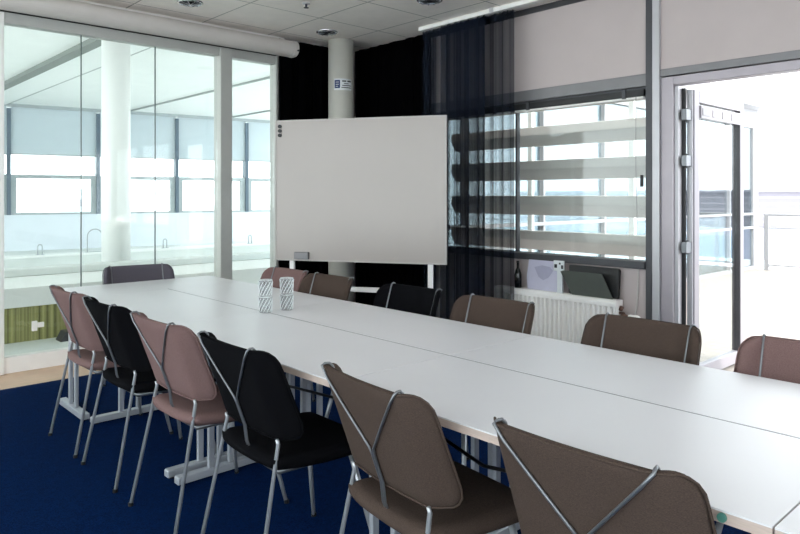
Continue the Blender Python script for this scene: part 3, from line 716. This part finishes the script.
# teal plug on the table edge
tag(MB().tube([(DN-0.006, 0.545, TZ-0.013), (DN+0.0005, 0.545, TZ-0.013)], 0.009, 20).build('edge_button', M['teal'], smooth=False), 'round teal button on the near table edge at lower right', 'button')
tag(MB().tube([(1.50, 0.30, 0.70), (1.50, 0.6, 0.60), (1.52, 0.9, 0.66), (1.54, 1.3, 0.60), (1.55, 1.75, 0.70), (1.60, 2.0, 0.62), (1.62, 2.5, 0.58), (1.60, 2.9, 0.66), (1.58, 3.1, 0.745)], 0.006, 8).build('hanging_cable', M['black'], smooth=True), 'black cable hanging under the near table edge', 'cable')
ps = thing('power_strip', 'white power strip with coiled cable on the carpet under the far table', 'power strip', (1.98, 3.98, 0.004), math.radians(70))
MB().box(-0.16, 0.16, -0.025, 0.025, 0, 0.04).build('body', M['white_paint'], ps, bevel=0.006)
for k in range(3): MB().tube([(-0.1+k*0.1, 0, 0.0405), (-0.1+k*0.1, 0, 0.043)], 0.018, 16).build('socket', M['ink'], ps)
tag(MB().tube([(2.0+0.07*math.cos(a/10*math.pi), 4.22+0.07*math.sin(a/10*math.pi), 0.10+0.075*math.sin(a/10*math.pi*1.0)) for a in range(0, 20)], 0.006, 8, closed=True).build('cable_coil', M['black'], smooth=True), 'loop of black cable standing beside the white power strip', 'cable')

# ------------------------------------------------------------------ glasses
def glass_mat2():
    m = bpy.data.materials.new('cut_glass'); m.use_nodes = True
    p = m.node_tree.nodes['Principled BSDF']
    p.inputs['Base Color'].default_value = (0.97, 0.98, 0.98, 1); p.inputs['Roughness'].default_value = 0.03
    p.inputs['Transmission Weight'].default_value = 0.95; p.inputs['IOR'].default_value = 1.45
    return m
CG = glass_mat('tumbler_glass', (0.95, 0.965, 0.97, 1), 0.10)
FR = mat('frosted_cuts', (236, 240, 242), 0.15, noise=0.05, nscale=60)
def tumbler():
    o = thing('drinking_glass', 'cut glass tumbler', 'glass', (0, 0, 0), 0, 'stacked cut-glass tumblers')
    s = MB(); s.lathe([(0, 0), (0.030, 0.0), (0.032, 0.004), (0.0365, 0.086), (0.034, 0.086), (0.0295, 0.010), (0, 0.008)], n=40)
    s.build('bowl', CG, o, smooth=True)
    rb = MB()
    for k in range(12):
        pts = []
        for q in range(13):
            z = 0.006 + 0.074*q/12; a = 2*math.pi*k/12 + 1.15*q/12; rr = 0.0335 + 0.0042*q/12
            pts.append((rr*math.cos(a), rr*math.sin(a), z))
        rb.tube(pts, 0.0019, 6)
    rb.build('cut_pattern', FR, o, smooth=True)
    MB().tube([(0.0355*math.cos(a*math.pi/12), 0.0355*math.sin(a*math.pi/12), 0.0862) for a in range(24)], 0.0017, 8, closed=True).build('rim', FR, o, smooth=True)
    return o
g0 = tumbler(); first = True
for (x, y, side) in ((1.915, 3.125, 'left'), (2.045, 3.12, 'right')):
    for lv, (zz, t) in enumerate(((TZ, 'lower'), (TZ+0.0885, 'upper'))):
        o = g0 if first else copy_tree(g0); first = False
        o.location = (x, y, zz + 0.0005); o.rotation_euler = (0, 0, 0.4*lv + (0.2 if side == 'left' else 0))
        o.scale = (1, 1, 0.97)
        o['label'] = '%s cut-glass tumbler of the %s stack on the white table' % (t, side)

# ------------------------------------------------------------------ chairs  (local: sitter faces +x)
BT, BB = 0.876, 0.55
def bsurf(s, z, off=0.0):
    """point on the backrest mid-surface: s = arc position across, off > 0 towards the sitter"""
    t = max(0.0, (BT - z)/(BT - BB))
    x = -0.285 + 0.115*t
    y0 = 0.182; th = math.radians(48); sg = 1 if s >= 0 else -1; a = abs(s)
    x += 0.010*math.cos(min(1, a/y0)*math.pi/2) * -1
    rb = 0.02
    if a <= y0: nx, ny = 1.0, 0.0; px, py = 0.0, a
    else:
        q = min(1.0, (a - y0)/0.03)
        thq = th*q
        d_ = a - y0
        px = d_*math.sin(th*(0.5+0.5*q)); py = y0 + d_*math.cos(th*(0.5+0.5*q))
        nx, ny = math.cos(thq), -math.sin(thq)
    return Vector((x + px + off*nx, sg*(py + off*ny), z))
def half(z):
    t = (BT - z)/(BT - BB)
    W = 0.272 + 0.016*t
    rt, rb = 0.058, 0.06
    d1 = BT - z; d2 = z - BB
    if d1 < rt: W -= rt - math.sqrt(max(0, rt*rt - (rt-d1)**2))
    if d2 < rb: W -= rb - math.sqrt(max(0, rb*rb - (rb-d2)**2))
    return W
def make_chair(fabric, wire):
    o = thing('meeting_chair', 'chair', 'chair')
    # backrest
    zs = [BB, BB+0.004, BB+0.014, BB+0.032, BB+0.06] + [BB+0.06+(BT-0.075-BB-0.06)*k/8 for k in range(1, 9)] + [BT-0.045, BT-0.024, BT-0.009, BT-0.002]
    zs.append(BT)
    n = 30; s = MB(); F = []; B = []
    for z in zs:
        h = half(z)
        # the top edge of the shell is as thick as the rest, slightly softened
        e = min(1.0, 0.55 + min(BT-z, z-BB)/0.012*0.45)
        rf, rb = [], []
        for i in range(n+1):
            q = -1 + 2*i/n; sx = h*math.sin(q*math.pi/2)*0.35 + h*q*0.65
            ed = min(1.0, 0.5 + (1-abs(q))/0.07*0.5) * e
            rf.append(s.bm.verts.new(bsurf(sx, z, 0.014*ed))); rb.append(s.bm.verts.new(bsurf(sx, z, -0.014*ed)))
        F.append(rf); B.append(rb)
    for a, b in zip(F, F[1:]):
        for i in range(n): s.bm.faces.new((a[i], a[i+1], b[i+1], b[i]))
    for a, b in zip(B, B[1:]):
        for i in range(n): s.bm.faces.new((a[i+1], a[i], b[i], b[i+1]))
    for i in range(n):
        s.bm.faces.new((F[0][i+1], F[0][i], B[0][i], B[0][i+1])); s.bm.faces.new((F[-1][i], F[-1][i+1], B[-1][i+1], B[-1][i]))
    for j in range(len(zs)-1):
        s.bm.faces.new((F[j][0], F[j+1][0], B[j+1][0], B[j][0])); s.bm.faces.new((F[j+1][n], F[j][n], B[j][n], B[j+1][n]))
    back = s.build('backrest', fabric, o, smooth=True)
    # seam piping round the edge of the back face
    ed = [bsurf(half(z), z, -0.0125) for z in zs[1:-1]] + [bsurf(half(BT)*k/10.0, BT-0.001, -0.0125) for k in range(9, -10, -1)] + [bsurf(-half(z), z, -0.0125) for z in zs[1:-1][::-1]] + [bsurf(-half(BB)*k/10.0, BB+0.001, -0.0125) for k in range(9, -10, -1)]
    MB().tube(ed, 0.0032, 6, closed=True).build('piping', fabric, back, smooth=True)
    # wire: from under the seat up the middle, splits into a Y, hooks over the top and runs down the front creases
    H = 0.19; J = 0.66
    for sg in (1, -1):
        pts = [(-0.13, sg*0.006, 0.432), (-0.175, sg*0.006, 0.445), (-0.197, sg*0.006, 0.50), bsurf(0.0, 0.56, -0.021) + Vector((0, sg*0.006, 0)), bsurf(0, 0.60, -0.021) + Vector((0, sg*0.006, 0)), bsurf(0, J-0.012, -0.021) + Vector((0, sg*0.006, 0)), bsurf(sg*0.012, J+0.01, -0.021)]
        for k in range(1, 8):
            f_ = k/8.0; pts.append(bsurf(sg*(0.012 + (H-0.012)*f_), J+0.01+(BT-J-0.015)*f_, -0.020))
        pts += [bsurf(sg*H, BT+0.002, -0.018), bsurf(sg*H, BT+0.007, -0.008), bsurf(sg*H, BT+0.007, 0.006), bsurf(sg*H, BT-0.002, 0.016)]
        for k in range(1, 7): pts.append(bsurf(sg*(H-0.012*k/6), BT-0.002-0.30*k/6, 0.0165))
        MB().tube(pts, 0.0041, 8).build('back_wire', wire, o, smooth=True)
    # seat: rounded cushion with raised rear corners
    s = MB(); T = []; U = []; nr, nc = 14, 18
    for j in range(nr+1):
        v = -1 + 2*j/nr; rt_, rb_ = [], []
        for i in range(nc+1):
            u = -1 + 2*i/nc
            # map the square to a rounded rectangle
            k_ = 0.16
            uu = u*math.sqrt(1 - k_*v*v*v*v*0.9); vv = v*math.sqrt(1 - k_*u*u*u*u*0.9)
            x = 0.02 + 0.235*vv; y = uu*(0.228 + 0.012*vv)
            lift = 0.018*abs(uu)**3*max(0, -vv) - 0.015*max(0, vv)**4 + 0.012*max(0, -vv)**3
            e = max(abs(u), abs(v)); th = 0.027*math.sqrt(max(0.0, 1 - max(0, (e-0.86)/0.14)**2*0.85))
            z = 0.452 + lift
            rt_.append(s.bm.verts.new((x, y, z + th))); rb_.append(s.bm.verts.new((x, y, z - th)))
        T.append(rt_); U.append(rb_)
    for j in range(nr):
        for i in range(nc):
            s.bm.faces.new((T[j][i], T[j][i+1], T[j+1][i+1], T[j+1][i])); s.bm.faces.new((U[j][i+1], U[j][i], U[j+1][i], U[j+1][i+1]))
    for j in range(nr):
        s.bm.faces.new((T[j][0], T[j+1][0], U[j+1][0], U[j][0])); s.bm.faces.new((T[j+1][nc], T[j][nc], U[j][nc], U[j+1][nc]))
    for i in range(nc):
        s.bm.faces.new((T[0][i+1], T[0][i], U[0][i], U[0][i+1])); s.bm.faces.new((T[nr][i], T[nr][i+1], U[nr][i+1], U[nr][i]))
    s.build('seat', fabric, o, smooth=True)
    fr_ = MB(); fr_.tube([(-0.15, -0.15, 0.418), (0.16, -0.15, 0.412), (0.18, -0.13, 0.412), (0.18, 0.13, 0.412), (0.16, 0.15, 0.412), (-0.15, 0.15, 0.418)], 0.009, 8, closed=True)
    fr_.build('seat_frame', M['steel'], o, smooth=True)
    for sg in (1, -1):
        MB().tube([(0.245, sg*0.225, 0.010), (0.165, sg*0.15, 0.418)], 0.0085, 10, r_end=0.012).build('leg', M['legsteel'], o, smooth=True)
        MB().tube([(-0.285, sg*0.225, 0.010), tuple(bsurf(sg*0.19, 0.535, -0.018)), tuple(bsurf(sg*0.19, 0.553, -0.0165))], 0.0085, 10, r_end=0.006).build('leg', M['legsteel'], o, smooth=True)
    for (fx, fy) in ((0.246, 0.226), (0.246, -0.226), (-0.286, 0.226), (-0.286, -0.226)):
        MB().lathe([(0, 0.0045), (0.011, 0.0045), (0.011, 0.02), (0, 0.02)], fx, fy, n=12).build('foot_cap', M['black'], o)
    return o
protos = {}
spec = [
 # fabric, x, y, rotation(deg), label
 ('mauve', 1.46, 4.045, 0, 'pink-brown upholstered chair nearest the glass wall, on the near side of the table', 'near'),
 ('blackwool', 1.46, 3.47, 0, 'black upholstered chair between the two pink-brown chairs on the near side', 'near'),
 ('mauve', 1.46, 2.83, 0, 'pink-brown upholstered chair between two black chairs on the near side', 'near'),
 ('blackwool', 1.47, 2.20, -2, 'black upholstered chair between pink-brown and brown chairs on the near side', 'near'),
 ('brown', 1.51, 1.465, -7, 'brown upholstered chair right of the black chair at the bottom centre', 'near'),
 ('brown', 1.51, 0.80, 0, 'brown upholstered chair nearest the camera at the lower right', 'near'),
 ('mauve', 2.41, 4.06, 180, 'pink-brown upholstered chair behind the stacked glasses', 'far'),
 ('brown', 2.40, 3.54, 180, 'brown upholstered chair in front of the left half of the whiteboard', 'far'),
 ('blackwool', 2.42, 2.79, 180, 'black upholstered chair in front of the right edge of the whiteboard', 'far'),
 ('brown', 2.41, 2.16, 180, 'brown upholstered chair in front of the sheer curtain and radiator', 'far'),
 ('brown', 2.41, 1.375, 180, 'brown upholstered chair between radiator and open terrace door', 'far'),
 ('mauve', 2.42, 0.735, 180, 'pink-brown upholstered chair at the right edge in front of the terrace', 'far'),
 ('greywool', 1.96, 4.80, -97, 'dark grey upholstered chair alone at the far head of the table', 'head'),
]
GR = {'near': 'chairs along the near side of the table', 'far': 'chairs along the window side of the table', 'head': None}
for fab, x, y, rz, lab, gp in spec:
    if fab not in protos:
        o = protos[fab] = make_chair(M[fab], M['steel'])
    else: o = copy_tree(protos[fab])
    o.location = (x, y, 0); o.rotation_euler = (0, 0, math.radians(rz)); o['label'] = lab
    if GR[gp]: o['group'] = GR[gp]
    elif 'group' in o: del o['group']
